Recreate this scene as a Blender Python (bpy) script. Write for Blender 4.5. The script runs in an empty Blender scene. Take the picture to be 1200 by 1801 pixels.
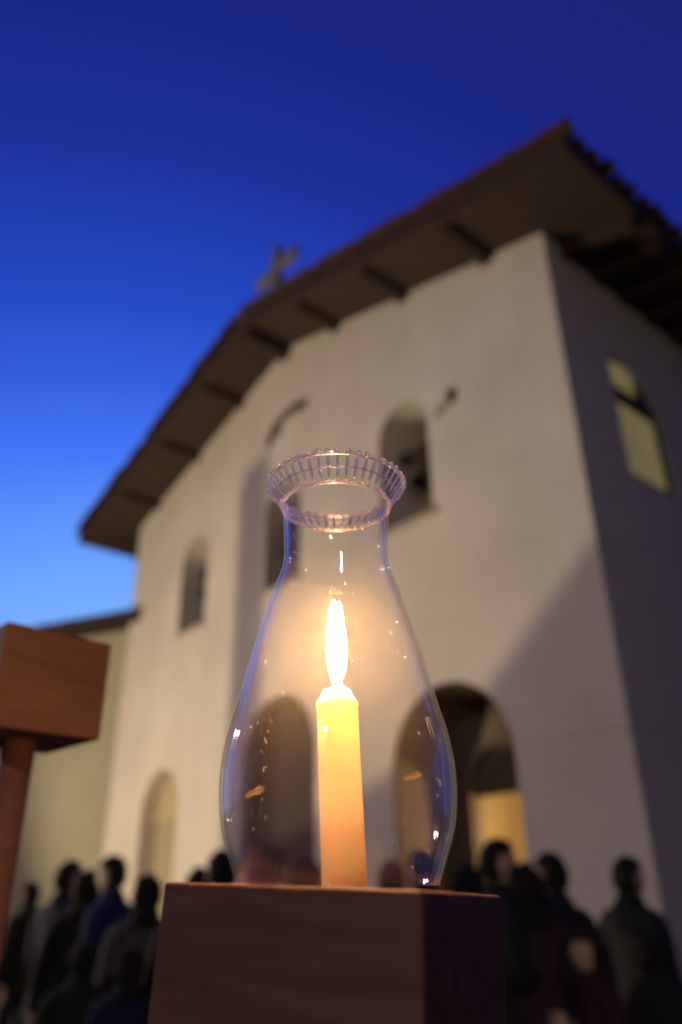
import bpy, bmesh, math, random
from mathutils import Vector, Matrix, geometry
import numpy as np
random.seed(7)
SC = bpy.context.scene
COL = SC.collection
rad = math.radians

# ------------------------------------------------------------------ camera
ZC = 1.45                       # camera height above the plaza
FPX, PITCH, ROLL = 1345.3, .4664, -.0129   # focal length in pixels of the 1200 x 1801 photograph
_f = Vector((0, math.cos(PITCH), math.sin(PITCH))); _r = Vector((1, 0, 0)); _u = _r.cross(_f)
CR = _r*math.cos(ROLL) + _u*math.sin(ROLL); CU = -_r*math.sin(ROLL) + _u*math.cos(ROLL)
cam = bpy.data.cameras.new('camera'); camo = bpy.data.objects.new('camera', cam); COL.objects.link(camo)
cam.sensor_fit = 'VERTICAL'; cam.sensor_height = 36; cam.sensor_width = 24
cam.lens = FPX/1801*36
camo.matrix_world = Matrix(((CR.x, CU.x, -_f.x, 0), (CR.y, CU.y, -_f.y, 0), (CR.z, CU.z, -_f.z, ZC), (0, 0, 0, 1)))
cam.clip_start = .02; cam.clip_end = 3000
cam.dof.use_dof = True; cam.dof.focus_distance = .43; cam.dof.aperture_fstop = 3.5; cam.dof.aperture_blades = 0
SC.camera = camo

def pix(x, y):                  # direction through a pixel of the photograph
    return _f*FPX + CR*(x-600) - CU*(y-900.5)
def at_height(x, y, h):         # the point of that ray at height h
    d = pix(x, y); return Vector((0, 0, ZC)) + d*((h-ZC)/d.z)

# ------------------------------------------------------------------ sky, sun, exposure
SUN_AZ, SUN_EL = rad(-15), rad(-4.0)   # the sun has set off to the left, behind the church
w = bpy.data.worlds.new('World'); SC.world = w; w.use_nodes = True
nt = w.node_tree; nt.nodes.clear()
sky = nt.nodes.new('ShaderNodeTexSky'); sky.sky_type = 'NISHITA'; sky.sun_disc = False
sky.sun_elevation = SUN_EL; sky.sun_rotation = SUN_AZ; sky.ozone_density = 6; sky.air_density = 1.0; sky.dust_density = .3
# deep blue-hour dome: the after-glow fades smoothly with the angle from where the sun went down
S = Vector((math.sin(SUN_AZ), math.cos(SUN_AZ), -.09)).normalized()
geo = nt.nodes.new('ShaderNodeNewGeometry'); dp = nt.nodes.new('ShaderNodeVectorMath'); dp.operation = 'DOT_PRODUCT'; dp.inputs[1].default_value = -S
nt.links.new(geo.outputs['Incoming'], dp.inputs[0])
mr = nt.nodes.new('ShaderNodeMapRange'); mr.inputs[1].default_value = -1; mr.inputs[2].default_value = 1; nt.links.new(dp.outputs['Value'], mr.inputs[0])
rp = nt.nodes.new('ShaderNodeValToRGB'); rp.color_ramp.interpolation = 'LINEAR'; el = rp.color_ramp.elements
STOPS = [(-1, (.005, .007, .045)), (0, (.008, .013, .10)), (.3, (.0105, .0185, .185)), (.45, (.0105, .0200, .235)), (.566, (.0125, .0296, .314)), (.686, (.0165, .0648, .525)), (.76, (.033, .115, .73)), (.82, (.060, .190, .93)), (.904, (.170, .400, 1.0)), (1, (.30, .55, 1.0))]
while len(el) < len(STOPS): el.new(.5)
for e_, (d_, c_) in zip(el, STOPS): e_.position = (d_+1)/2; e_.color = (*c_, 1)
nt.links.new(mr.outputs[0], rp.inputs[0])
sc_ = nt.nodes.new('ShaderNodeVectorMath'); sc_.operation = 'SCALE'; sc_.inputs[3].default_value = 1/.15; nt.links.new(rp.outputs[0], sc_.inputs[0])
ad = nt.nodes.new('ShaderNodeVectorMath'); ad.operation = 'ADD'; nt.links.new(sky.outputs[0], ad.inputs[0]); nt.links.new(sc_.outputs[0], ad.inputs[1])
bg = nt.nodes.new('ShaderNodeBackground'); bg.inputs[1].default_value = .15
wo = nt.nodes.new('ShaderNodeOutputWorld')
nt.links.new(ad.outputs[0], bg.inputs[0]); nt.links.new(bg.outputs[0], wo.inputs[0])

sl = bpy.data.lights.new('sun', 'SUN'); sl.energy = .02; sl.angle = rad(20); sl.color = (1, .75, .55)
so = bpy.data.objects.new('sun', sl); COL.objects.link(so)
so.rotation_euler = Vector((-math.sin(SUN_AZ), -math.cos(SUN_AZ), -.08)).to_track_quat('-Z', 'Y').to_euler(); so.location = (-20, 20, 20)

SC.view_settings.view_transform = 'Standard'; SC.view_settings.look = 'None'
SC.view_settings.exposure = 0; SC.view_settings.gamma = 1; SC.view_settings.use_curve_mapping = False
SC.render.engine = 'CYCLES'
cy = SC.cycles
cy.use_denoising = True; cy.denoiser = 'OPENIMAGEDENOISE'
cy.max_bounces = 12; cy.transparent_max_bounces = 24; cy.transmission_bounces = 12; cy.diffuse_bounces = 4; cy.glossy_bounces = 5
cy.sample_clamp_indirect = 60; cy.caustics_reflective = True; cy.caustics_refractive = True; cy.blur_glossy = .3

# ------------------------------------------------------------------ materials
def new_mat(name):
    m = bpy.data.materials.new(name); m.use_nodes = True
    n = m.node_tree; b = n.nodes['Principled BSDF']; return m, n, b
def noise(n, scale, detail=6, rough=.6, coord='Object', vec_scale=None):
    tc = n.nodes.new('ShaderNodeTexCoord'); t = n.nodes.new('ShaderNodeTexNoise')
    t.inputs['Scale'].default_value = scale; t.inputs['Detail'].default_value = detail; t.inputs['Roughness'].default_value = rough
    src = tc.outputs[coord]
    if vec_scale:
        mp = n.nodes.new('ShaderNodeMapping'); mp.inputs['Scale'].default_value = vec_scale; n.links.new(src, mp.inputs[0]); src = mp.outputs[0]
    n.links.new(src, t.inputs['Vector']); return t
def ramp(n, src, stops):
    r = n.nodes.new('ShaderNodeValToRGB'); e = r.color_ramp.elements
    while len(e) < len(stops): e.new(.5)
    for el, (p, c) in zip(e, stops): el.position = p; el.color = (*c, 1)
    n.links.new(src, r.inputs[0]); return r
def bump(n, b, src, strength, dist):
    bp = n.nodes.new('ShaderNodeBump'); bp.inputs['Strength'].default_value = strength; bp.inputs['Distance'].default_value = dist
    n.links.new(src, bp.inputs['Height']); n.links.new(bp.outputs[0], b.inputs['Normal'])
def surf(name, c1, c2, scale, rough=.8, bstr=.4, bdist=.01, vec_scale=None, detail=6, spec=.3, lo=.3, hi=.7):
    m, n, b = new_mat(name); t = noise(n, scale, detail, vec_scale=vec_scale)
    r = ramp(n, t.outputs[0], [(lo, c1), (hi, c2)]); n.links.new(r.outputs[0], b.inputs['Base Color'])
    b.inputs['Roughness'].default_value = rough; b.inputs['Specular IOR Level'].default_value = spec
    if bstr: bump(n, b, t.outputs[0], bstr, bdist)
    return m
def emit(name, col, s):
    m, n, b = new_mat(name); b.inputs['Base Color'].default_value = (0, 0, 0, 1)
    b.inputs['Emission Color'].default_value = (*col, 1); b.inputs['Emission Strength'].default_value = s; return m

def plaster(name, c1, c2, c3):
    m, n, b = new_mat(name)
    big = noise(n, .55, 5); fine = noise(n, 9, 8); streak = noise(n, 1.2, 4, vec_scale=(1, 1, .12))
    r1 = ramp(n, big.outputs[0], [(.3, c1), (.72, c2)]); r2 = ramp(n, streak.outputs[0], [(.42, c3), (.6, (1, 1, 1))])
    mx = n.nodes.new('ShaderNodeMix'); mx.data_type = 'RGBA'; mx.blend_type = 'MULTIPLY'; mx.inputs[0].default_value = .25
    n.links.new(r1.outputs[0], mx.inputs[6]); n.links.new(r2.outputs[0], mx.inputs[7]); n.links.new(mx.outputs[2], b.inputs['Base Color'])
    b.inputs['Roughness'].default_value = .9; b.inputs['Specular IOR Level'].default_value = .15
    add = n.nodes.new('ShaderNodeMath'); add.operation = 'MULTIPLY_ADD'; add.inputs[1].default_value = 4
    n.links.new(big.outputs[0], add.inputs[0]); n.links.new(fine.outputs[0], add.inputs[2])
    bump(n, b, add.outputs[0], .5, .03); return m
M = {}
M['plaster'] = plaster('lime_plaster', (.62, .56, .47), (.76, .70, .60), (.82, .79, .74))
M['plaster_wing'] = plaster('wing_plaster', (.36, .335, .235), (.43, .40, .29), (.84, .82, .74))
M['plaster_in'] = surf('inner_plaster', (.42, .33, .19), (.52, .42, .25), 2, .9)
M['porch'] = surf('shaded_porch', (.15, .11, .068), (.21, .16, .10), 2, .9)  # darkened brown: shade inside the porch is put into the colour
M['orn'] = surf('weathered_iron', (.11, .09, .065), (.16, .13, .095), 20, .7)
M['tile'] = surf('clay_tile', (.09, .045, .03), (.17, .08, .052), 5, .85, .5, .01)
M['oldwood'] = surf('old_timber', (.032, .022, .015), (.07, .046, .032), 3, .8, .5, .01, (1, 6, 6))
M['door'] = surf('door_timber', (.028, .016, .010), (.055, .031, .018), 3, .6, .5, .01, (6, 6, 1))
M['paledoor'] = surf('pale_door', (.36, .29, .18), (.44, .36, .23), 3, .7, .3, .01, (6, 6, 1))
M['iron'] = surf('dark_iron', (.02, .018, .016), (.05, .043, .036), 20, .6, .3, .003)
M['bronze'] = surf('bell_bronze', (.035, .028, .016), (.075, .06, .03), 12, .45, .2, .003)
M['stone'] = surf('cross_plaster', (.20, .19, .20), (.28, .265, .27), 6, .9)
M['paving'] = surf('plaza_paving', (.07, .06, .055), (.12, .105, .095), 1.3, .85, .3, .01)
M['sill'] = surf('sill_stone', (.40, .35, .27), (.50, .45, .35), 5, .9)

def wood(name, dark, mid, light):
    m, n, b = new_mat(name)
    tc = n.nodes.new('ShaderNodeTexCoord'); mp = n.nodes.new('ShaderNodeMapping'); mp.inputs['Scale'].default_value = (3, 26, 26)
    mp.inputs['Rotation'].default_value = (.1, .12, .2)
    wv = n.nodes.new('ShaderNodeTexNoise'); wv.inputs['Scale'].default_value = 2.2; wv.inputs['Detail'].default_value = 7; wv.inputs['Distortion'].default_value = 1.6
    n.links.new(tc.outputs['Object'], mp.inputs[0]); n.links.new(mp.outputs[0], wv.inputs['Vector'])
    r = ramp(n, wv.outputs[0], [(.28, dark), (.5, mid), (.74, light)]); n.links.new(r.outputs[0], b.inputs['Base Color'])
    b.inputs['Roughness'].default_value = .62; b.inputs['Specular IOR Level'].default_value = .18
    bump(n, b, wv.outputs[0], .25, .0008); return m
M['redwood'] = wood('stained_redwood', (.082, .040, .030), (.100, .048, .036), (.120, .057, .043))

# candle wax: light from the flame spreads inside it
m, n, b = new_mat('wax'); b.inputs['Base Color'].default_value = (.98, .61, .36, 1); b.inputs['Roughness'].default_value = .45
b.inputs['Subsurface Weight'].default_value = 1; b.inputs['Subsurface Radius'].default_value = (1.0, .62, .36); b.inputs['Subsurface Scale'].default_value = .05
b.subsurface_method = 'RANDOM_WALK'; M['wax'] = m
m, n, b = new_mat('glint_dash'); n.nodes.remove(b); tl = n.nodes.new('ShaderNodeBsdfTranslucent'); tl.inputs[0].default_value = (.27, .24, .2, 1); n.links.new(tl.outputs[0], n.nodes['Material Output'].inputs[0]); M['glint'] = m  # warm strip standing in for a reflected flame
M['wick'] = surf('burnt_wick', (.01, .008, .006), (.04, .025, .015), 300, .9, 0)
# flame: hot body, cooler outer mantle
m, n, b = new_mat('flame'); n.nodes.remove(b); e = n.nodes.new('ShaderNodeEmission'); tc = n.nodes.new('ShaderNodeTexCoord'); sp = n.nodes.new('ShaderNodeSeparateXYZ')
n.links.new(tc.outputs['Object'], sp.inputs[0]); mr = n.nodes.new('ShaderNodeMapRange'); mr.inputs[1].default_value = .0; mr.inputs[2].default_value = .02; n.links.new(sp.outputs[2], mr.inputs[0])
r = ramp(n, mr.outputs[0], [(0, (.35, .18, .12)), (.35, (1, .45, .14)), (1, (1, .53, .185))]); n.links.new(r.outputs[0], e.inputs[0]); e.inputs[1].default_value = 1900
n.links.new(e.outputs[0], n.nodes['Material Output'].inputs[0]); M['flame'] = m

# blown glass of the chimney: Fresnel sheet with a thin film of dust and soot specks
def chimney_glass():
    m, n, b = new_mat('chimney_glass'); n.nodes.remove(b); out = n.nodes['Material Output']; L = n.links.new
    g = n.nodes.new('ShaderNodeNewGeometry'); t = noise(n, 28, 3); bp = n.nodes.new('ShaderNodeBump'); bp.inputs['Strength'].default_value = .12; bp.inputs['Distance'].default_value = .002
    L(t.outputs[0], bp.inputs['Height'])
    d = n.nodes.new('ShaderNodeVectorMath'); d.operation = 'DOT_PRODUCT'; L(bp.outputs[0], d.inputs[0]); L(g.outputs['Incoming'], d.inputs[1])
    def mth(op, a, bb=None, clamp=False):
        x = n.nodes.new('ShaderNodeMath'); x.operation = op; x.use_clamp = clamp
        for i, v in enumerate((a, bb)):
            if v is None: continue
            if isinstance(v, (int, float)): x.inputs[i].default_value = v
            else: L(v, x.inputs[i])
        return x.outputs[0]
    c = mth('ABSOLUTE', d.outputs['Value']); k = mth('POWER', mth('SUBTRACT', 1, c, True), 5); fr = mth('ADD', mth('MULTIPLY', k, .70), .035, True)
    tr = n.nodes.new('ShaderNodeBsdfTransparent'); tr.inputs[0].default_value = (.985, .985, .99, 1)
    gl = n.nodes.new('ShaderNodeBsdfAnisotropic'); gl.inputs['Roughness'].default_value = .025; gl.inputs['Color'].default_value = (1, 1, 1, 1); L(bp.outputs[0], gl.inputs['Normal'])
    mx = n.nodes.new('ShaderNodeMixShader'); L(fr, mx.inputs[0]); L(tr.outputs[0], mx.inputs[1]); L(gl.outputs[0], mx.inputs[2])
    df = n.nodes.new('ShaderNodeBsdfDiffuse'); df.inputs[0].default_value = (.8, .76, .7, 1); tl = n.nodes.new('ShaderNodeBsdfTranslucent'); tl.inputs[0].default_value = (.8, .76, .7, 1)
    du = n.nodes.new('ShaderNodeMixShader'); du.inputs[0].default_value = .6; L(df.outputs[0], du.inputs[1]); L(tl.outputs[0], du.inputs[2])
    film = noise(n, 22, 6); fm = n.nodes.new('ShaderNodeMapRange'); fm.inputs[1].default_value = .3; fm.inputs[2].default_value = .75; fm.inputs[3].default_value = .0002; fm.inputs[4].default_value = .0009; L(film.outputs[0], fm.inputs[0])
    tc = n.nodes.new('ShaderNodeTexCoord'); vo = n.nodes.new('ShaderNodeTexVoronoi'); vo.inputs['Scale'].default_value = 210; L(tc.outputs['Object'], vo.inputs['Vector'])
    spk = mth('LESS_THAN', vo.outputs['Distance'], .10); cl = noise(n, 34, 2); sel = mth('GREATER_THAN', cl.outputs[0], .57)
    fac = mth('ADD', fm.outputs[0], mth('MULTIPLY', mth('MULTIPLY', spk, sel), .16))
    m2 = n.nodes.new('ShaderNodeMixShader'); L(fac, m2.inputs[0]); L(mx.outputs[0], m2.inputs[1]); L(du.outputs[0], m2.inputs[2]); L(m2.outputs[0], out.inputs[0])
    return m
M['chimney'] = chimney_glass()
m, n, b = new_mat('clear_glass'); b.inputs['Transmission Weight'].default_value = 1; b.inputs['Roughness'].default_value = .02; b.inputs['IOR'].default_value = 1.45
b.inputs['Base Color'].default_value = (.99, .97, .97, 1); M['glass'] = m
gd = n.nodes.new('ShaderNodeBsdfTranslucent'); gd.inputs[0].default_value = (.9, .82, .78, 1); g2 = n.nodes.new('ShaderNodeBsdfTransparent'); ga = n.nodes.new('ShaderNodeMixShader'); gb = n.nodes.new('ShaderNodeMixShader')
ga.inputs[0].default_value = .40; gb.inputs[0].default_value = .04; b.inputs['Roughness'].default_value = .05
gg = n.nodes.new('ShaderNodeBsdfAnisotropic'); gg.inputs['Roughness'].default_value = .22; gg.inputs['Color'].default_value = (1, .93, .9, 1); gc = n.nodes.new('ShaderNodeMixShader'); gc.inputs[0].default_value = .12
n.links.new(b.outputs[0], ga.inputs[1]); n.links.new(g2.outputs[0], ga.inputs[2]); n.links.new(ga.outputs[0], gc.inputs[1]); n.links.new(gg.outputs[0], gc.inputs[2]); n.links.new(gc.outputs[0], gb.inputs[1]); n.links.new(gd.outputs[0], gb.inputs[2]); n.links.new(gb.outputs[0], n.nodes['Material Output'].inputs[0])
m, n, b = new_mat('amber_pane'); t = noise(n, 2.5, 3); r = ramp(n, t.outputs[0], [(.3, (.30, .235, .085)), (.7, (.36, .30, .12))])
n.links.new(r.outputs[0], b.inputs['Emission Color']); b.inputs['Emission Strength'].default_value = .42; b.inputs['Base Color'].default_value = (.1, .09, .05, 1); b.inputs['Roughness'].default_value = .15; M['pane'] = m
M['lampglobe'] = emit('lamp_globe', (1, .5, .25), 6)
M['lantern'] = emit('lantern_glass', (1, .8, .62), 3)
M['lens'] = emit('lamp_lens', (1, .72, .42), 30)

# ------------------------------------------------------------------ mesh helpers
def obj(name, bm, mat, parent=None, smooth=False, loc=None):
    me = bpy.data.meshes.new(name); bmesh.ops.recalc_face_normals(bm, faces=bm.faces[:]); bm.to_mesh(me); bm.free()
    if smooth: me.polygons.foreach_set('use_smooth', [True]*len(me.polygons))
    for mm in (mat if isinstance(mat, (list, tuple)) else [mat]): me.materials.append(M[mm] if isinstance(mm, str) else mm)
    o = bpy.data.objects.new(name, me); COL.objects.link(o)
    if parent: o.parent = parent
    if loc is not None: o.location = loc
    return o
def link(name, me, parent, loc=(0, 0, 0), rot=(0, 0, 0), scl=(1, 1, 1)):
    o = bpy.data.objects.new(name, me); COL.objects.link(o); o.parent = parent; o.location = loc; o.rotation_euler = rot; o.scale = scl; return o
def empty(name, loc, rz=0, label=None, cat=None, group=None):
    o = bpy.data.objects.new(name, None); COL.objects.link(o); o.location = loc; o.rotation_euler = (0, 0, rz); o.empty_display_size = .1
    if label: tag(o, label, cat, group)
    return o
def tag(o, label, cat, group=None):
    o['label'] = label; o['category'] = cat
    if group: o['group'] = group
    return o
def box(bm, x0, x1, y0, y1, z0, z1, bev=0):
    vs = [bm.verts.new((x, y, z)) for z in (z0, z1) for y in (y0, y1) for x in (x0, x1)]
    fs = [bm.faces.new([vs[i] for i in q]) for q in ((0, 2, 3, 1), (4, 5, 7, 6), (0, 1, 5, 4), (2, 6, 7, 3), (0, 4, 6, 2), (1, 3, 7, 5))]
    if bev: bmesh.ops.bevel(bm, geom=list({e for f in fs for e in f.edges}), offset=bev, segments=3, profile=.5, affect='EDGES')
    return bm
def boxm(*a, **k): return box(bmesh.new(), *a, **k)
def lathe(bm, prof, seg=48, closed=False, c=(0, 0)):
    rings = []
    for r, z in prof:
        if r < 1e-6: rings.append([bm.verts.new((c[0], c[1], z))])
        else: rings.append([bm.verts.new((c[0]+r*math.cos(2*math.pi*i/seg), c[1]+r*math.sin(2*math.pi*i/seg), z)) for i in range(seg)])
    pairs = list(zip(rings, rings[1:])) + ([(rings[-1], rings[0])] if closed else [])
    for a, b_ in pairs:
        for i in range(seg):
            j = (i+1) % seg
            if len(a) == 1 and len(b_) == 1: continue
            if len(a) == 1: bm.faces.new((a[0], b_[i], b_[j]))
            elif len(b_) == 1: bm.faces.new((a[i], a[j], b_[0]))
            else: bm.faces.new((a[i], a[j], b_[j], b_[i]))
    return bm
def arch(cx, hw, z0, spring, seg=14, flat=1.0):   # arched outline, counter-clockwise
    pts = [(cx-hw, z0), (cx+hw, z0), (cx+hw, spring)]
    pts += [(cx+hw*math.cos(math.pi*i/seg), spring+hw*flat*math.sin(math.pi*i/seg)) for i in range(1, seg)]
    return pts + [(cx-hw, spring)]
def slab(outer, holes, y0, y1, bm=None, axis='y'):   # flat wall of any outline with openings; 2D = (x, z), thickness in y
    bm = bm or bmesh.new()
    P = (lambda q, y: (q[0], y, q[1])) if axis == 'y' else (lambda q, y: (y, q[0], q[1]))
    loops = [outer] + holes; flat = [q for l in loops for q in l]
    tri = geometry.tessellate_polygon([[Vector((q[0], q[1], 0)) for q in l] for l in loops])
    A = [bm.verts.new(P(q, y0)) for q in flat]; B = [bm.verts.new(P(q, y1)) for q in flat]
    for t in tri: bm.faces.new([A[i] for i in t]); bm.faces.new([B[i] for i in reversed(t)])
    k = 0
    for l in loops:
        for i in range(len(l)):
            a, b_ = k+i, k+(i+1) % len(l); bm.faces.new((A[a], A[b_], B[b_], B[a]))
        k += len(l)
    return bm
def tube(bm, pts, r, seg=10):
    rings = []
    for i, p in enumerate(pts):
        p = Vector(p); t = (Vector(pts[min(i+1, len(pts)-1)])-Vector(pts[max(i-1, 0)])).normalized()
        a = t.orthogonal().normalized(); b_ = t.cross(a); rr = r[i] if isinstance(r, (list, tuple)) else r
        rings.append([bm.verts.new(p+(a*math.cos(2*math.pi*k/seg)+b_*math.sin(2*math.pi*k/seg))*rr) for k in range(seg)])
    for A, B in zip(rings, rings[1:]):
        for k in range(seg): bm.faces.new((A[k], A[(k+1) % seg], B[(k+1) % seg], B[k]))
    bm.faces.new(rings[0]); bm.faces.new(rings[-1]); return bm

# ------------------------------------------------------------------ ground
bm = bmesh.new(); s = 1500
bm.faces.new([bm.verts.new(q) for q in ((-s, -s, 0), (s, -s, 0), (s, s, 0), (-s, s, 0))])
g = obj('plaza_ground', bm, 'paving'); g['kind'] = 'structure'

# ------------------------------------------------------------------ mission church
# local frame: x to the right along the facade (0 = right corner), y into the building, z up
YAW = .8726; W = 11.733; DEPTH = 15.0
CORNER = Vector((8*math.sin(.3505), 8*math.cos(.3505), .1))
church = empty('mission_church', CORNER, -YAW, 'white plastered gabled mission church with tiled roof rising behind the candle', 'church')
Mch = Matrix.Translation(CORNER) @ Matrix.Rotation(-YAW, 4, 'Z')
def F(s, h, off=0): return Mch @ Vector((-s, off, h))
EAVE, RIDGE = 9.31, 11.03; MID = -W/2; SL = (RIDGE-EAVE)/(W/2)
win = [arch(-x, .52, 6.05, 7.55) for x in (2.83, MID*-1, W-2.83)]
holeR = arch(-2.36, .97, -.09, 2.72); holeC = arch(MID, .95, -.09, 3.25); holeL = arch(-(W-2.2), .70, -.09, 2.80)
outer = [(-W, -.1), (0, -.1), (0, EAVE), (MID, RIDGE), (-W, EAVE)]
front = obj('front_wall', slab(outer, win + [holeR, holeC, holeL], 0, .9), 'plaster', church)
sidewin = [(1.08, 5.95), (2.17, 5.95), (2.17, 7.25), (2.0, 7.5), (1.75, 7.72), (1.45, 7.86), (1.2, 7.88), (1.1, 7.8)]
obj('side_wall', slab([(.9, -.1), (DEPTH, -.1), (DEPTH, EAVE), (.9, EAVE)], [[(a, b_) for a, b_ in sidewin]], -.8, -.0015, axis='x'), 'plaster', church)
obj('side_wall', boxm(-W+.0015, -W+.8, .9, DEPTH, -.1, EAVE), 'plaster', church)
obj('rear_wall', slab(outer, [], DEPTH, DEPTH+.6), 'plaster', church)
# side window: amber lit panes in a timber frame
sw = obj('side_window', slab([(1.08, 5.95), (2.17, 5.95), (2.17, 7.9), (1.08, 7.9)], [[(1.15, 6.02), (2.10, 6.02), (2.10, 7.14), (1.15, 7.14)], [(1.15, 7.36), (1.78, 7.36), (1.78, 7.84), (1.15, 7.84)]], -.12, -.03, axis='x'), 'oldwood', church)
obj('pane', boxm(-.09, -.07, 1.12, 2.13, 5.99, 7.17), 'pane', sw)
obj('pane', boxm(-.09, -.07, 1.12, 1.81, 7.33, 7.87), 'pane', sw)
# plaster string course at door-head height
for a, b_ in ((-W, -(W-2.2)-.74), (-(W-2.2)+.74, MID-.99), (MID+.99, -2.36-1.01), (-2.36+1.01, .014)):
    obj('string_course', boxm(a, b_, -.014, .05, 2.785, 2.84), 'plaster', church)
obj('string_course', boxm(-.05, .014, .05, DEPTH, 2.786, 2.839), 'plaster', church)
# belfry loft behind the three openings, floor and partition
obj('loft_floor', boxm(-W+.8, -.8, .9, 3.2, 5.55, 5.7), 'oldwood', church)
obj('partition', slab([(-W+.8, -.1), (-.8, -.1), (-.8, EAVE), (MID, RIDGE-.25), (-W+.8, EAVE)], [], 3.2, 3.4), 'plaster_in', church)
for x in (-2.83, MID, -(W-2.83)):
    obj('window_sill', boxm(x-.60, x+.60, -.05, .4, 5.97, 6.045, bev=.01), 'sill', church)
# right porch: inner arch with a dark tympanum above a square lit doorway
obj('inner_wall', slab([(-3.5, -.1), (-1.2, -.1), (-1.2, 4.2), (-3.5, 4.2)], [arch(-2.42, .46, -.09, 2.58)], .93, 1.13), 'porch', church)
obj('shade_lining', slab(arch(-2.36, .968, -.098, 2.72), [arch(-2.36, .945, -.09, 2.72)], .03, .925), 'porch', church)  # added lining, its dark colour stands in for shade on the reveal
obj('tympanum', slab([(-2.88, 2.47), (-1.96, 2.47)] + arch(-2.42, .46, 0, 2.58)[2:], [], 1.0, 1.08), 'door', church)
for x in (-2.88, -1.98): obj('door_jamb', boxm(x, x+.02, .98, 1.1, -.1, 2.465), 'door', church)
for s0, s1 in ((-4.3, -3.3), (-1.6, -.85)): obj('lobby_wall', boxm(s0, s0+.15, 1.14, 3.2, -.1, 5.5), 'plaster_in', church)
# wall lamp burning inside that doorway
wl = empty('wall_lamp', Mch @ Vector((-1.78, 1.75, 2.02)), -YAW, 'glowing orange wall lamp inside the lit right doorway', 'lamp')
obj('globe', lathe(bmesh.new(), [(0, -.07), (.05, -.055), (.07, 0), (.05, .055), (0, .07)], 16), 'lampglobe', wl, True)
obj('bracket', tube(bmesh.new(), [(.0, 0, -.06), (.04, 0, -.12), (.17, 0, -.12)], .012, 8), 'iron', wl)
obj('back_plate', boxm(.165, .18, -.05, .05, -.19, -.05), 'iron', wl)
L = bpy.data.lights.new('doorway_glow', 'POINT'); L.energy = 150; L.color = (1, .70, .38); L.shadow_soft_size = .07
lo = bpy.data.objects.new('doorway_glow', L); COL.objects.link(lo); lo.location = Mch @ Vector((-1.92, 1.75, 2.1))
# centre portal: plank double door in a deep recess
cd = obj('portal_frame', slab(arch(MID, .945, -.1, 3.25), [arch(MID, .85, -.09, 3.25)], .14, .34), 'door', church)
for k in range(8):
    x0 = MID-.84+k*.21; zt = 3.25+math.sqrt(max(.03, .84**2-(abs(x0+.105-MID)+.1)**2))
    obj('plank', boxm(x0+.004, x0+.206, .22, .28, -.1, zt, bev=.006), 'door', cd)
# left doorway: shallow blind arch with a pale door and transom
ld = obj('left_door', boxm(-(W-2.2)-.68, -(W-2.2)+.68, .34, .42, -.1, 2.66), 'paledoor', church)
obj('door_rail', boxm(-(W-2.2)-.69, -(W-2.2)+.69, .28, .40, 2.66, 2.80), 'plaster_in', ld)
obj('tympanum', slab([(-(W-2.2)-.69, 2.80), (-(W-2.2)+.69, 2.80)] + arch(-(W-2.2), .69, 0, 2.801)[2:], [], .36, .44), 'plaster_in', ld)
# arched iron ornament under the ridge and a small bracket by the right opening
pts = [(-6.36, 8.95), (-6.24, 9.13), (-6.1, 9.27), (-5.9, 9.36), (-5.65, 9.39), (-5.4, 9.37), (-5.22, 9.31)]
orn = obj('gable_ornament', bmesh.new(), 'orn', church); bm = bmesh.new(); tube(bm, [(a, -.05, b_) for a, b_ in pts], [.045, .075, .08, .075, .08, .10, .09], 8); tube(bm, [(-6.05, -.05, 9.25), (-6.02, -.05, 9.06)], .04, 8); bm.to_mesh(orn.data); bm.free()
bk = obj('wall_bracket', boxm(-1.85, -1.77, -.09, .01, 7.52, 7.72, bev=.01), 'orn', church)
obj('bracket_arm', tube(bmesh.new(), [(-1.82, -.08, 7.55), (-1.98, -.10, 7.50), (-2.15, -.04, 7.42)], .03, 8), 'sill', bk)
# roof: two pitched slabs with wide overhangs
OF, OS, TH = 1.06, 1.10, .30
def pitched(side, y0, y1, t0, t1, x_over):
    ex = (W/2+x_over)
    bm = bmesh.new(); vs = []
    for y in (y0, y1):
        for d, t in ((0, t0), (ex, t0), (ex, t1), (0, t1)):
            vs.append(bm.verts.new((MID+side*d, y, RIDGE-SL*d+t)))
    for q in ((0, 1, 2, 3), (4, 7, 6, 5), (0, 4, 5, 1), (1, 5, 6, 2), (2, 6, 7, 3), (3, 7, 4, 0)): bm.faces.new([vs[i] for i in q])
    return bm
tile_me = None
def tile_mesh(name, r0=.115, r1=.095, ln=.46, th=.018, seg=8):
    bm = bmesh.new(); rings = []
    for y, r in ((0, r0), (ln, r1)):
        rings.append([[bm.verts.new((q*math.cos(math.pi*i/seg), y, q*math.sin(math.pi*i/seg))) for i in range(seg+1)] for q in (r, r-th)])
    (a, b_), (c, d) = rings
    for i in range(seg):
        bm.faces.new((a[i], a[i+1], c[i+1], c[i])); bm.faces.new((b_[i], d[i], d[i+1], b_[i+1])); bm.faces.new((a[i], b_[i], b_[i+1], a[i+1])); bm.faces.new((c[i], c[i+1], d[i+1], d[i]))
    bm.faces.new((a[0], c[0], d[0], b_[0])); bm.faces.new((a[-1], b_[-1], d[-1], c[-1]))
    bmesh.ops.recalc_face_normals(bm, faces=bm.faces[:])
    me = bpy.data.meshes.new(name); bm.to_mesh(me); bm.free(); me.materials.append(M['tile']); return me
TILE = tile_mesh('roof_tile'); ang = math.atan(SL)
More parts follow.
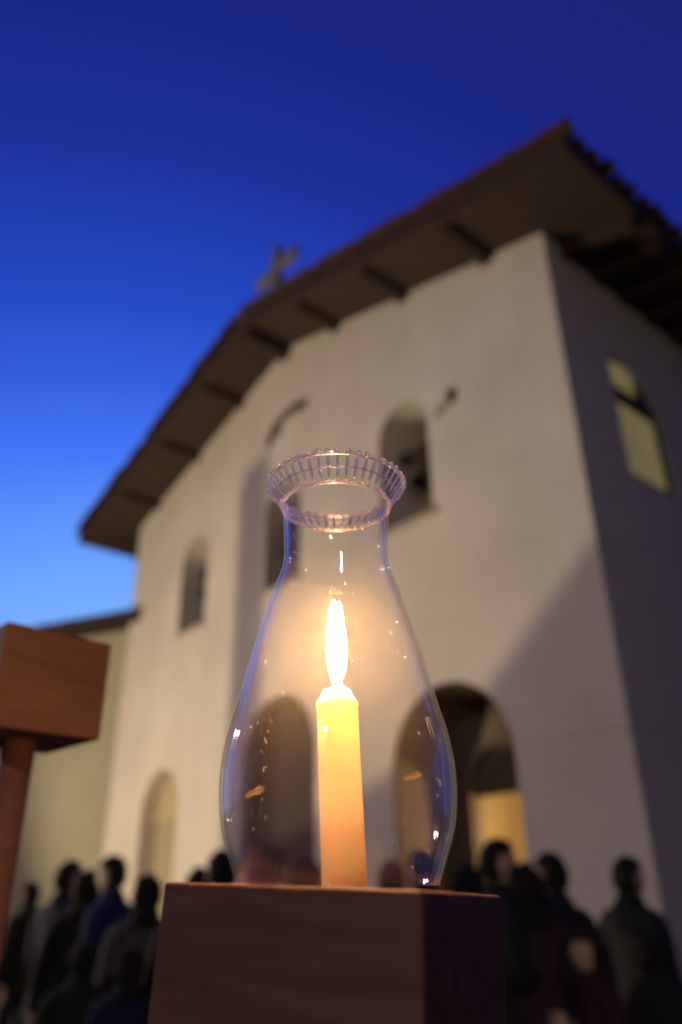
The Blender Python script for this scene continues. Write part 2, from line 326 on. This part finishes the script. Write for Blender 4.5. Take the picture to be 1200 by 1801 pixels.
for side in (1, -1):
    rf = obj('roof', pitched(side, -OF, DEPTH+1.2, .004, TH, OS), 'oldwood', church)
    # eave row: each cover tile runs up the slope
    ex = W/2+OS+.08; n_eave = int((DEPTH+1.2+OF)/.27)
    for k in range(n_eave):
        y = -OF+.05+k*.27+random.uniform(-.02, .02); e2 = ex+random.uniform(-.05, .05)
        link('roof_tile', TILE, rf, (MID+side*e2, y, RIDGE-SL*e2+TH+random.uniform(-.01, .015)), (ang+random.uniform(-.04, .04), 0, side*math.pi/2+random.uniform(-.06, .06)))
    # verge row along the front gable, one over the other up the slope
    nv = int(ex/.38)
    for k in range(nv):
        d = ex-k*.38
        link('roof_tile', TILE, rf, (MID+side*d, -OF-.0+random.uniform(-.025, .025), RIDGE-SL*d+TH+.02+random.uniform(-.01, .01)), (ang+.05, 0, side*math.pi/2+random.uniform(-.05, .05)))
    # the courses farther up, out of sight from the plaza
    bm = bmesh.new()
    for k in range(n_eave):
        y = -OF+.05+k*.27
        a = [(MID+side*(ex-.4), y+.1*math.cos(math.pi*i/6), RIDGE-SL*(ex-.4)+TH+.1*math.sin(math.pi*i/6)) for i in range(7)]
        c = [(MID+side*.02, q[1], RIDGE+TH+.1*math.sin(math.pi*i/6)) for i, q in enumerate(a)]
        A = [bm.verts.new(q) for q in a]; Cc = [bm.verts.new(q) for q in c]
        for i in range(6): bm.faces.new((A[i], A[i+1], Cc[i+1], Cc[i]))
        bm.faces.new(A); bm.faces.new(Cc[::-1])
    o = obj('tile_courses', bm, 'tile', rf); o['kind'] = 'stuff'
    # purlin ends under the front overhang, rafter tails under the side eave
    for d in (1.55, 3.25, 4.95):
        z = RIDGE-SL*d
        obj('purlin', boxm(MID+side*d-.09, MID+side*d+.09, -OF+.12, -.002, z-.15, z-.01, bev=.012), 'oldwood', church)
    for k in range(22):
        y = .45+k*.68
        bm = bmesh.new(); vs = []
        for yy in (y-.08, y+.08):
            for d, t in ((W/2+.002, -.20), (W/2+OS-.08, -.14), (W/2+OS-.05, -.002), (W/2+.002, -.002)): vs.append(bm.verts.new((MID+side*d, yy, RIDGE-SL*d+t)))
        for q in ((0, 1, 2, 3), (4, 7, 6, 5), (0, 4, 5, 1), (1, 5, 6, 2), (2, 6, 7, 3), (3, 7, 4, 0)): bm.faces.new([vs[i] for i in q])
        obj('rafter_tail', bm, 'oldwood', church)
obj('purlin', boxm(MID-.11, MID+.11, -OF+.10, -.002, RIDGE-.30, RIDGE-.06, bev=.012), 'oldwood', church)
bm = bmesh.new(); tube(bm, [(MID, y, RIDGE+TH-.02) for y in (-OF-.03, 4, 8, DEPTH+1.2)], .16, 10); obj('ridge_cap', bm, 'tile', church)
# ridge cross
cr = empty('ridge_cross', F(W/2, RIDGE+TH+.10, -.3), -YAW, 'pale plain cross standing on the church roof ridge', 'cross')
obj('upright', boxm(-.10, .10, -.08, .08, -.08, 2.05, bev=.015), 'stone', cr)
obj('crossbar', boxm(-.68, .68, -.078, .078, 1.36, 1.58, bev=.015), 'stone', cr)
obj('footing', boxm(-.26, .26, -.2, .2, -.1, .38, bev=.02), 'stone', cr)

# bells hanging in the three openings
def bell(x, r, zt, label):
    b_ = empty('bell', Mch @ Vector((x, .45, zt)), -YAW, label, 'bell', 'bells in the facade openings')
    prof = [(0, -.02), (r*.35, -.03), (r*.5, -.10), (r*.56, -r*.7), (r*.68, -r*1.2), (r*.98, -r*1.62), (r, -r*1.7), (r*.92, -r*1.7), (r*.6, -r*1.2), (r*.48, -r*.6), (0, -.12)]
    obj('bell_body', lathe(bmesh.new(), prof, 28), 'bronze', b_, True)
    obj('yoke', boxm(-.56, .56, -.07, .07, -.03, .12, bev=.012), 'oldwood', b_)
    obj('clapper', lathe(bmesh.new(), [(0, -r*.3), (.015, -r*.5), (.018, -r*1.55), (.05, -r*1.7), (.045, -r*1.82), (0, -r*1.88)], 12), 'iron', b_, True)
bell(-2.83+.1, .33, 7.38, 'bronze bell hanging in the right arched opening above the glass rim')
bell(MID, .36, 7.40, 'bronze bell hanging in the centre arched opening beside the glass neck')
bell(-(W-2.83), .30, 7.38, 'bronze bell hanging in the left arched opening of the facade')

# ------------------------------------------------------------------ low wing to the left
cL = Mch @ Vector((-W, 0, 0)); wa = rad(66.5)
wd = Vector((-math.sin(wa), math.cos(wa), 0))
wing = empty('side_wing', Vector((cL.x, cL.y, 0)), math.atan2(-wd.y, -wd.x), 'lower cream plastered wing with tiled eave joining the church on the left', 'building')
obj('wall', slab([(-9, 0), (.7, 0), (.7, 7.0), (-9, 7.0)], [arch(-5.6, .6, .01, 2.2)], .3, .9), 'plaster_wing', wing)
bm = bmesh.new(); vs = [bm.verts.new(q) for x in (-9.3, .9) for q in ((x, -.25, 6.93), (x, -.25, 7.12), (x, 4.2, 8.6), (x, 4.2, 8.4))]
for q in ((0, 1, 2, 3), (4, 7, 6, 5), (0, 4, 5, 1), (1, 5, 6, 2), (2, 6, 7, 3), (3, 7, 4, 0)): bm.faces.new([vs[i] for i in q])
wr = obj('roof', bm, 'oldwood', wing)
for k in range(36): link('roof_tile', TILE, wr, (-9.2+k*.28, -.33+random.uniform(-.02, .02), 7.11), (math.atan(1.48/4.45), 0, random.uniform(-.05, .05)))
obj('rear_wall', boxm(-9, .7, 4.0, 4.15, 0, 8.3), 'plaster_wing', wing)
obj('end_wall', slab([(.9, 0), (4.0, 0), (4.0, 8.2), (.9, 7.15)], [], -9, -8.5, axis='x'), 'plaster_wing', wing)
dw = obj('wing_door', boxm(-6.2, -5.0, .55, .62, 0, 2.9), 'door', wing)

# ------------------------------------------------------------------ candle stands
ST_A, ST_H = .125, .110
def stand(name, top, rz, tilt, label, pole_r=.0175):
    o = empty(name, (0, 0, 0), 0, label, 'candle stand', 'wooden candle stands')
    R_ = Matrix.Rotation(tilt, 4, 'Y') @ Matrix.Rotation(rz, 4, 'Z'); ln = top.z/math.cos(tilt)
    foot = top + R_.to_3x3() @ Vector((0, 0, -ln)); foot.z = 0
    o.matrix_world = Matrix.Translation(foot) @ R_
    a = ST_A/2
    obj('block', boxm(-a, a, -a, a, ln-ST_H, ln, bev=.0018), 'redwood', o)
    bm = bmesh.new(); lathe(bm, [(0, .02), (pole_r, .02), (pole_r, ln-ST_H), (0, ln-ST_H)], 32); obj('pole', bm, 'redwood', o, False)
    for p_ in o.children:
        if p_.name.startswith('pole'):
            for f_ in p_.data.polygons: f_.use_smooth = len(f_.vertices) == 4
    bm = bmesh.new(); box(bm, -.14, .14, -.14, .14, .0, .02, bev=.004); obj('base_plate', bm, 'redwood', o)
    return o, Matrix.Translation(foot) @ R_ @ Matrix.Translation((0, 0, ln))
st1, TOP1 = stand('candle_stand', Vector((-.0009, .42, ZC+.0036)), -.4263, .045, 'square reddish brown wooden block carrying the glass chimney and candle')
st2, TOP2 = stand('candle_stand', Vector((-.361, .874, ZC+.2695)), .8035, 0, 'empty reddish wooden block on a round pole at the left frame edge')

# ------------------------------------------------------------------ glass chimney
top = Vector((-.0009, .42, ZC+.0036))
Mg = Matrix.Translation(top + Vector((-.0027, 0, .0012))) @ Matrix.Rotation(.002, 4, 'Y')
chim = empty('glass_chimney', (0, 0, 0), 0, 'clear bulbous glass hurricane chimney with beaded rim around the candle', 'glass chimney'); chim.matrix_world = Mg
P0 = [(.0500, .000), (.0513, .004), (.0541, .0115), (.0577, .0215), (.0600, .031), (.0612, .043), (.0611, .056), (.0588, .0718), (.0536, .0912), (.0478, .1153), (.0422, .1352), (.0360, .156), (.0324, .1667), (.0311, .174), (.0312, .183), (.0316, .194), (.0322, .203), (.0328, .2085), (.0345, .2130), (.0375, .2165), (.0405, .2202), (.0418, .2230)]
def spline(P, n):
    Q = [Vector(p) for p in P]; out = []
    for i in range(len(Q)-1):
        p0, p1, p2, p3 = Q[max(i-1, 0)], Q[i], Q[i+1], Q[min(i+2, len(Q)-1)]
        for k in range(n):
            t = k/n; out.append(.5*((2*p1)+(p2-p0)*t+(2*p0-5*p1+4*p2-p3)*t*t+(3*p1-p0-3*p2+p3)*t**3))
    return [tuple(q) for q in out+[Q[-1]]]
pr = spline(P0, 4); TW = .0017
bm = bmesh.new(); lathe(bm, pr + [(r-TW, z) for r, z in reversed(pr)], 128, closed=True); obj('shell', bm, 'chimney', chim, True)
# rolled lip and pearls of pressed glass
def ring(r, z, a, b_):
    return obj('lip_ring', lathe(bmesh.new(), [(r+a*math.cos(2*math.pi*k/8), z+b_*math.sin(2*math.pi*k/8)) for k in range(8)], 96, closed=True), 'glass', chim, True)
ring(.0419, .2240, .0012, .0014); ring(.0372, .2176, .0006, .0006); ring(.0330, .2098, .0009, .0011)
bm = bmesh.new(); bmesh.ops.create_icosphere(bm, subdivisions=2, radius=1)
bead = bpy.data.meshes.new('bead'); bm.to_mesh(bead); bm.free(); bead.materials.append(M['glass'])
for p_ in bead.polygons: p_.use_smooth = True
NB = 44
for rr, zz, sx, sz in ((.0424, .2246, .0017, .0021), (.0331, .2100, .0014, .0017)):
    for k in range(NB):
        a = 2*math.pi*(k+.3)/NB + random.uniform(-.014, .014); q = random.uniform(.85, 1.1)
        link('bead', bead, chim, (rr*math.cos(a), rr*math.sin(a), zz+random.uniform(-.0003, .0003)), (0, 0, a), (sx*q, sx*q, sz*q))
# ribs pressed into the flared lip, bead to bead
for k in range(NB):
    a = 2*math.pi*(k+.3)/NB
    link('rib', bead, chim, (.0380*math.cos(a), .0380*math.sin(a), .2180), (0, .60, a), (.0009, .0011, .0072))
# flame reflections on the glass, put in as two translucent strips
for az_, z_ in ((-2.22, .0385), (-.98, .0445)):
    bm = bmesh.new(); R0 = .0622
    tube(bm, [(R0*math.cos(az_+t), R0*math.sin(az_+t), z_+.016*t) for t in (-.095, -.06, -.02, .03, .06, .085)], [.0004, .0013, .0010, .0015, .0014, .0005], 6); obj('glint_dash', bm, 'glint', chim, True)

# thin haze added inside the chimney for the bloom around the flame
m = bpy.data.materials.new('halo_haze'); m.use_nodes = True; n = m.node_tree; n.nodes.remove(n.nodes['Principled BSDF']); pv = n.nodes.new('ShaderNodeVolumePrincipled')
pv.inputs['Density'].default_value = .13; pv.inputs['Color'].default_value = (1, .97, .93, 1); n.links.new(pv.outputs[0], n.nodes['Material Output'].inputs['Volume']); M['halo'] = m
ins = [(r-TW-.0006, z) for r, z in pr if .006 < z < .205]
bm = bmesh.new(); lathe(bm, [(0, ins[0][1])] + ins + [(0, ins[-1][1])], 48); sm = obj('flame_halo', bm, 'halo', None, True); sm.matrix_world = Mg; sm['kind'] = 'stuff'
tag(sm, 'thin haze added for the glow around the flame inside the glass', 'halo')

# ------------------------------------------------------------------ candle
cb = top + Vector((.0002, 0, .0)); ct = Vector((-.0034, .42, ZC+.0965))
ax = (ct-cb); H = ax.length
cnd = empty('candle', (0, 0, 0), 0, 'lit ivory wax candle burning inside the glass chimney', 'candle')
cnd.matrix_world = Matrix.Translation(cb) @ ax.to_track_quat('Z', 'Y').to_matrix().to_4x4()
r0 = .0112
prof = [(0, .0005), (r0, .0005), (r0, H*.4), (r0*.99, H*.90), (r0*.99, H-.0042), (r0*1.02, H-.0034), (r0*1.03, H-.0020), (r0*.96, H-.0008), (r0*.74, H+.0030), (r0*.68, H+.0052), (r0*.58, H+.0060), (r0*.42, H+.0054), (0, H+.0042)]
bm = bmesh.new(); lathe(bm, prof, 40)
for v in bm.verts:
    if v.co.z > H-.004: v.co.z += .0009*math.sin(3*math.atan2(v.co.y, v.co.x)+1); 
    k = 1+.012*math.sin(5*math.atan2(v.co.y, v.co.x)+40*v.co.z); v.co.x *= k; v.co.y *= k
obj('wax_body', bm, 'wax', cnd, True)
obj('wick', tube(bmesh.new(), [(0, 0, H+.002), (.0003, 0, H+.008), (.0012, 0, H+.013), (.0026, 0, H+.0165)], [.0011, .001, .0009, .0005], 8), 'wick', cnd, True)
fl = [(0, .0), (.0018, .0015), (.0034, .006), (.0050, .013), (.0058, .020), (.0056, .027), (.0046, .034), (.0034, .041), (.0026, .046), (.0016, .0495), (0, .0515)]
bm = bmesh.new(); lathe(bm, [(r*.88, z) for r, z in spline(fl, 2)], 24)
fo = obj('flame', bm, 'flame', cnd, True, loc=(.0006, 0, H+.0058)); fo.rotation_euler = (0, -ax.x/ax.z-.012, 0)

# ------------------------------------------------------------------ lamps of the plaza, added fill lamp and shadow casters (out of frame)
def floodlight(loc, target, label, energy, col, size, blend, soft, head=.6):
    o = empty('floodlight', (loc.x, loc.y, 0), 0, label, 'floodlight')
    q = (target-loc).to_track_quat('-Z', 'Y').to_matrix().to_4x4(); T = Matrix.Translation((0, 0, loc.z)) @ q
    h = obj('housing', lathe(bmesh.new(), [(0, .22), (.10, .20), (.16, .05), (.18, -.0), (.19, -.0), (.17, .06), (.11, .22), (0, .24)], 24), 'iron', o, True); h.matrix_local = T
    l = obj('lens', lathe(bmesh.new(), [(0, .005), (.175, .005), (.175, .015), (0, .015)], 24), 'lens', o); l.matrix_local = T
    obj('stake', tube(bmesh.new(), [(0, 0, .0), (0, 0, max(.06, loc.z-.12))], .02, 8), 'iron', o)
    obj('base_plate', boxm(-.15, .15, -.15, .15, 0, .02), 'iron', o)
    L = bpy.data.lights.new('flood_beam', 'SPOT'); L.energy = energy; L.color = col; L.spot_size = size; L.spot_blend = blend; L.shadow_soft_size = soft
    lo = bpy.data.objects.new('flood_beam', L); COL.objects.link(lo); lo.parent = o; lo.matrix_local = T @ Matrix.Translation((0, 0, -.03))
    return o
FLOOD = F(10.0, .6, -9.0)
floodlight(FLOOD, F(6.0, 5.6, 0), 'round ground floodlight aimed at the church facade', 2550, (1, .80, .52), rad(105), .35, .06)
# plaza lamp post behind the camera
pl = empty('lamp_post', (-1.4, -6.2, 0), 0, 'iron lamp post with a round lantern behind the camera', 'lamp post', 'plaza lamp posts')
obj('post', lathe(bmesh.new(), [(0, 0), (.16, 0), (.15, .1), (.08, .3), (.06, .5), (.045, 4.2), (.07, 4.3), (0, 4.32)], 20), 'iron', pl, True)
obj('lantern', lathe(bmesh.new(), [(0, 4.33), (.12, 4.36), (.2, 4.5), (.22, 4.6), (.18, 4.74), (.1, 4.82), (0, 4.84)], 20), 'lantern', pl, True)
L = bpy.data.lights.new('post_glow', 'POINT'); L.energy = 720; L.color = (1, .80, .66); L.shadow_soft_size = .15
lo = bpy.data.objects.new('post_glow', L); COL.objects.link(lo); lo.parent = pl; lo.location = (0, 0, 5.1)
# fill lamp added on a second post, tall enough to clear the shadow wall
q = F(7.0, 0, -8.6); p2 = pl.copy(); COL.objects.link(p2); p2.location = (q.x, q.y, 0); p2['label'] = 'added fill lamp on an iron post beside the floodlight'
for ch in pl.children:
    c2 = ch.copy(); COL.objects.link(c2); c2.parent = p2
    if c2.type == 'LIGHT': c2.data = c2.data.copy(); c2.data.energy = 760; c2.data.color = (1, .78, .62)
# added unseen wall, its top cut to the outline of the facade shadow
rw = empty('shadow_wall', F(0, -.1, 0), -YAW, 'added sloping wall beside the floodlight, shaped to shadow the facade', 'wall')
obj('shadow_slab', slab([(-9.3, 0), (-6.2, 0), (-6.2, 2.45), (-6.7, 2.25), (-7.33, 1.80), (-7.74, 1.48), (-8.1, 1.32), (-8.5, 1.20), (-9.3, 1.02)], [], -6.70, -6.5), 'plaster_wing', rw)
gp = empty('shadow_post', F(9.21, -.1, -6.75), -YAW, 'tall wooden post added in front of the floodlight to shadow the facade', 'post')  # unseen post added to cast the shadow band beside the centre opening
obj('shaft', boxm(-.09, .09, -.09, .09, 0, 2.62, bev=.01), 'oldwood', gp)
obj('foot', boxm(-.16, .16, -.16, .16, 0, .55, bev=.02), 'stone', gp)
obj('cap', boxm(-.10, .10, -.10, .10, 2.622, 2.67, bev=.01), 'oldwood', gp)

# ------------------------------------------------------------------ people
#PEOPLE#
def skin_mesh(verts, edges, radii, root, sub=2):
    me = bpy.data.meshes.new('t'); me.from_pydata(verts, edges, []); o = bpy.data.objects.new('t', me); COL.objects.link(o)
    o.modifiers.new('s', 'SKIN'); sk = me.skin_vertices[0].data
    for i, r in enumerate(radii): sk[i].radius = r if isinstance(r, tuple) else (r, r)
    sk[root].use_root = True
    md = o.modifiers.new('b', 'SUBSURF'); md.levels = md.render_levels = sub
    dg = bpy.context.evaluated_depsgraph_get(); out = bpy.data.meshes.new_from_object(o.evaluated_get(dg))
    bpy.data.objects.remove(o); bpy.data.meshes.remove(me); return out
def head_into(bm, c, yaw=0):
    # skull with brow, nose, mouth, chin and ears; looks along -Y
    h = bmesh.new(); bmesh.ops.create_uvsphere(h, u_segments=40, v_segments=30, radius=1)
    for v in h.verts:
        x, y, z = v.co; f = max(0, -y)
        wx = .074*(1-.20*max(0, -z-.1)); wy = .094*(1-.10*max(0, -z)); X, Y, Z = x*wx, y*wy, z*.116
        if z < -.45 and y > 0: Y *= .72
        Y -= f*.012*math.exp(-((z+.75)/.22)**2)                                    # chin
        Y -= .020*math.exp(-(x/.13)**2-((z+.17)/.16)**2)*(f > .5)                    # nose
        Y -= .006*f*math.exp(-((z-.16)/.10)**2)                                      # brow
        Y += .011*math.exp(-((abs(x)-.40)/.15)**2-((z+.01)/.10)**2)*(f > .4)         # eye sockets
        Y += .004*math.exp(-(x/.3)**2-((z+.50)/.035)**2)*(f > .4)                    # mouth line
        v.co = Vector((X, Y, Z))
    for s_ in (-1, 1):
        e = bmesh.new(); bmesh.ops.create_uvsphere(e, u_segments=12, v_segments=8, radius=1)
        for v in e.verts: v.co = Vector((s_*.076+v.co.x*.008, .008+v.co.y*.017+v.co.z*.004, -.010+v.co.z*.032))
        me = bpy.data.meshes.new('e'); e.to_mesh(me); e.free(); h.from_mesh(me); bpy.data.meshes.remove(me)
    R_ = Matrix.Rotation(yaw, 4, 'Z')
    for v in h.verts: v.co = R_ @ v.co + Vector(c)
    me = bpy.data.meshes.new('h'); h.to_mesh(me); h.free(); bm.from_mesh(me); bpy.data.meshes.remove(me)
HEADC = Vector((0, -.018, 1.625))
def base_body(pose):
    V, E, Rr = [], [], []
    def add(p, r, parent=None):
        V.append(p); Rr.append(r); i = len(V)-1
        if parent is not None: E.append((parent, i))
        return i
    pel = add((0, .01, .95), (.165, .115)); wst = add((0, .005, 1.10), (.145, .10), pel); chs = add((0, 0, 1.27), (.165, .115), wst)
    upc = add((0, .01, 1.40), (.13, .09), chs); nk = add((0, .008, 1.48), (.06, .06), upc); add((0, -.005, 1.56), (.055, .058), nk)
    hands = []
    for s_ in (-1, 1):
        sh = add((s_*.175, .012, 1.405), .062, upc)
        if pose == 'hold':
            el = (s_*.225, .02, 1.12); wr = (s_*.085, -.20, 1.18); hd = Vector((-s_*.20, -.45, .75)).normalized()
        else:
            el = (s_*.235, .035, 1.13); wr = (s_*.245, -.035, .885); hd = Vector((s_*.02, -.18, -1)).normalized()
        e_ = add(el, .045, sh); w_ = add(wr, (.028, .032), e_)
        wv = Vector(wr); side = Vector((0, -1, 0)) if pose != 'hold' else Vector((0, .0, 1)); side = (side-hd*side.dot(hd)).normalized(); nrm = hd.cross(side)
        pm = add(tuple(wv+hd*.055), (.036, .022), w_); hands.append(wv+hd*.09)
        for k, (o_, ln) in enumerate(((.030, .070), (.010, .080), (-.010, .074), (-.030, .058))):
            b0 = wv+hd*.095+side*o_; curl = -nrm*s_*(1 if pose != 'hold' else -1)
            j1 = add(tuple(b0), .0095, pm); j2 = add(tuple(b0+hd*ln*.5+curl*.006+side*o_*.15), .0085, j1); add(tuple(b0+hd*ln*.95+curl*.022+side*o_*.2), .007, j2)
        t0 = wv+hd*.035+side*.036; j1 = add(tuple(t0), .011, pm); j2 = add(tuple(t0+side*.025+hd*.03), .0095, j1); add(tuple(t0+side*.035+hd*.058), .008, j2)
        hip = add((s_*.095, .01, .88), .10, pel); kn = add((s_*.105, -.005, .50), .062, hip); an = add((s_*.11, .02, .10), .042, kn)
        hl = add((s_*.112, .03, .045), .042, an); ml = add((s_*.125, -.10, .04), (.045, .035), hl); add((s_*.13, -.17, .032), (.036, .025), ml)
    me = skin_mesh(V, E, Rr, pel); bm = bmesh.new(); bm.from_mesh(me); bpy.data.meshes.remove(me); head_into(bm, HEADC)
    me = bpy.data.meshes.new('t'); bm.to_mesh(me); bm.free(); o = bpy.data.objects.new('t', me); COL.objects.link(o)
    md = o.modifiers.new('r', 'REMESH'); md.mode = 'VOXEL'; md.voxel_size = .0085; md.use_smooth_shade = True
    md = o.modifiers.new('q', 'SMOOTH'); md.factor = .5; md.iterations = 2
    dg = bpy.context.evaluated_depsgraph_get(); out = bpy.data.meshes.new_from_object(o.evaluated_get(dg)); bpy.data.objects.remove(o); bpy.data.meshes.remove(me)
    # keep the biggest connected piece only: the figure is one continuous surface
    bm = bmesh.new(); bm.from_mesh(out); bm.verts.ensure_lookup_table(); seen = set(); best = []
    for v in bm.verts:
        if v.index in seen: continue
        st = [v]; comp = []; seen.add(v.index)
        while st:
            q = st.pop(); comp.append(q)
            for ed in q.link_edges:
                w_ = ed.other_vert(q)
                if w_.index not in seen: seen.add(w_.index); st.append(w_)
        if len(comp) > len(best): best = comp
    keep = set(best); bmesh.ops.delete(bm, geom=[v for v in bm.verts if v not in keep], context='VERTS'); bm.to_mesh(out); bm.free()
    return out, hands
def shell_of(me, keep, off, name, post=None):
    bm = bmesh.new(); bm.from_mesh(me); bm.normal_update()
    bmesh.ops.delete(bm, geom=[f for f in bm.faces if not keep(f.calc_center_median())], context='FACES')
    for v in bm.verts:
        d = off(v.co) if callable(off) else off; v.co = v.co + v.normal*d
        if post: v.co = post(v.co)
    out = bpy.data.meshes.new(name); bm.to_mesh(out); bm.free(); out.polygons.foreach_set('use_smooth', [True]*len(out.polygons)); return out
def hair_keep(c, longer):
    q = c-HEADC
    if longer and q.y > .0 and c.z > 1.44 and abs(q.x) < .095: return True
    return q.z > .045+max(0, -q.y)*.25 or (q.y > .015 and q.z > -.055 and not (abs(q.x) > .07 and q.y < .03 and q.z < .03))
BASE = {}
for pose in ('stand', 'hold'):
    me, hands = base_body(pose)
    def is_hand(c): return any((c-h).length < .125 for h in hands)
    me.materials.clear()
    for mm in ('skin', 'shirt', 'trousers', 'shoes'): me.materials.append(M[mm] if mm in M else None)
    for p_ in me.polygons:
        c = p_.center; p_.use_smooth = True
        p_.material_index = 0 if (c.z > 1.50 or is_hand(c)) else 3 if c.z < .085 else 2 if (c.z < .93 and abs(c.x) < .21) else 1
    def jk(c): return c.z < 1.552 and (c.z < 1.53 or c.y > -.01) and not is_hand(c) and ((c.z > .80) or (abs(c.x) > .19 and c.z > .75))
    jacket = shell_of(me, jk, lambda c: .016+.010*max(0, min(1, (1.0-c.z)*5)), 'jacket')
    hair = shell_of(me, lambda c: hair_keep(c, False), lambda c: .014+.005*math.sin(c.x*90)*math.sin(c.y*70+c.z*60), 'hair')
    long_ = shell_of(me, lambda c: hair_keep(c, True), lambda c: .019+.006*math.sin(c.x*110+c.z*9), 'hair', lambda c: Vector((c.x*1.06, c.y+(.03 if c.z < 1.56 and c.y > .02 else 0), c.z)))
    cap = shell_of(me, lambda c: (c-HEADC).z > .035, lambda c: .017, 'knit_cap')
    BASE[pose] = (me, jacket, hair, long_, cap)
def cloth(c, sc=60): return surf('cloth', tuple(v*.75 for v in c), tuple(v*1.2 for v in c), sc, .9, .3, .003)
CLO = {k: cloth(v) for k, v in dict(black=(.011, .011, .012), navy=(.010, .013, .035), blue=(.012, .016, .075), brown=(.030, .019, .013), maroon=(.038, .012, .014), olive=(.022, .022, .013), grey=(.05, .05, .056), plum=(.03, .016, .026), denim=(.012, .018, .04)).items()}
HAIR = {k: cloth(v, 120) for k, v in dict(dark=(.009, .007, .006), brown=(.022, .013, .008), grey=(.075, .07, .066)).items()}
SKIN = [surf('skin', c, tuple(v*1.15 for v in c), 30, .55, 0) for c in ((.30, .17, .12), (.40, .25, .18), (.20, .11, .075))]
def person(loc, face, H, pose, jacket, trousers, hair, style, label, group, skin=0):
    o = empty('person', (loc[0], loc[1], 0), face, label, 'person', group); k = H/1.741
    me, jk, hs, hl, cp = BASE[pose]
    def part(name, mesh, mats):
        q = link(name, mesh, o, (0, 0, 0), (0, 0, 0), (k, k, k))
        if not mesh.materials: mesh.materials.append(None)
        for i, mm in enumerate(mats): q.material_slots[i].link = 'OBJECT'; q.material_slots[i].material = mm
        return q
    part('body', me, [SKIN[skin], CLO['black'], CLO[trousers], CLO['black']])
    part('jacket', jk, [CLO[jacket]])
    part('hair', hl if style == 'long' else hs, [HAIR[hair]])
    if style == 'cap': part('knit_cap', cp, [CLO['black']])
    return o
CROWD = 'people standing in front of the church'
def face_to(loc, tgt): d = Vector(tgt)-Vector(loc); return math.atan2(d.x, -d.y)   # body looks along -Y
# head-top pixel, height, pose, clothes ...; distance follows from the head height
folk = [
 (58, 1553, 1.60, 'stand', 'black', 'black', 'dark', 'short', 'person in black at the far left, lowest head beside the left pole', 0, .9),
 (122, 1515, 1.69, 'hold', 'navy', 'black', 'brown', 'short', 'person in navy jacket, tall head nearest the left wooden pole', 1, -.8),
 (157, 1533, 1.62, 'stand', 'black', 'brown', 'dark', 'long', 'person in black with broad dark hair between two taller heads on the left', 0, .1),
 (204, 1507, 1.70, 'stand', 'blue', 'denim', 'brown', 'short', 'person in dark blue jacket, tallest head left of the candle block', 1, 1.1),
 (262, 1540, 1.58, 'hold', 'grey', 'black', 'dark', 'long', 'person with long dark hair touching the left edge of the candle block', 0, .2),
 (352, 1528, 1.60, 'stand', 'maroon', 'black', 'dark', 'short', 'person half hidden by the top left corner of the candle block', 1, 0),
 (392, 1498, 1.68, 'stand', 'black', 'black', 'dark', 'short', 'person seen just left of the glass chimney base', 0, .3),
 (470, 1482, 1.72, 'stand', 'navy', 'black', 'dark', 'cap', 'person in knit cap seen through the left half of the glass', 1, -.2),
 (538, 1510, 1.62, 'stand', 'black', 'denim', 'dark', 'long', 'person with long hair seen through the glass left of the candle', 0, .2),
 (688, 1515, 1.62, 'stand', 'plum', 'black', 'dark', 'short', 'person in plum jacket seen through the glass right of the candle', 1, -.1),
 (742, 1498, 1.66, 'hold', 'black', 'black', 'brown', 'short', 'person seen through the right edge of the glass', 0, .3),
 (820, 1520, 1.60, 'stand', 'navy', 'black', 'dark', 'long', 'person in navy just right of the glass chimney', 1, .1),
 (868, 1478, 1.70, 'hold', 'black', 'brown', 'dark', 'short', 'person standing against the brightly lit right doorway', 1, -1.3),
 (922, 1522, 1.58, 'stand', 'plum', 'black', 'dark', 'long', 'person in plum jacket at the right foot of the lit doorway', 0, .2),
 (968, 1502, 1.64, 'stand', 'black', 'black', 'dark', 'short', 'person in black with tall head midway between doorway and church corner', 0, .7),
 (1012, 1560, 1.52, 'stand', 'olive', 'black', 'brown', 'long', 'shorter person in olive between the two taller heads on the right', 1, .3),
 (1096, 1508, 1.63, 'stand', 'black', 'denim', 'dark', 'short', 'person in black standing alone against the right end of the facade', 0, -.9),
 (1180, 1560, 1.50, 'hold', 'navy', 'black', 'grey', 'short', 'grey haired person in navy at the right frame edge', 1, .3),
]
for (x, y, Hh, pose, jkc, trc, hr, sty, lab, sk, turn) in folk:
    p_ = at_height(x, y, Hh)
    person((p_.x, p_.y), face_to(p_.xy.to_3d(), (2*p_.x, 2*p_.y+3, 0))+turn, Hh, pose, jkc, trc, hr, sty, lab, CROWD, sk)
# children and shorter people standing nearer, below eye level
for (x, y, d, Hh, pose, jkc, hr, sty, lab, sk, turn) in [
 (1030, 1632, 4.2, 1.30, 'hold', 'maroon', 'brown', 'long', 'child in maroon jacket turned sideways low in the right crowd', 1, 1.9),
 (905, 1640, 4.6, 1.28, 'stand', 'navy', 'dark', 'short', 'child in navy jacket beside the right face of the candle block', 0, .3),
 (1150, 1640, 4.5, 1.27, 'stand', 'black', 'dark', 'cap', 'child in black knit cap low at the right frame edge', 0, .2),
 (150, 1650, 4.6, 1.26, 'stand', 'black', 'dark', 'short', 'child in black low in the crowd right of the left pole', 0, .1),
 (232, 1665, 4.4, 1.24, 'hold', 'navy', 'dark', 'long', 'child in navy low beside the left edge of the candle block', 1, .3)]:
    dr = pix(x, y); dr = Vector((dr.x, dr.y)).normalized()*d
    person((dr.x, dr.y), face_to((dr.x, dr.y, 0), (2*dr.x, 2*dr.y+3, 0))+turn, Hh, pose, jkc, 'black', hr, sty, lab, CROWD, sk)
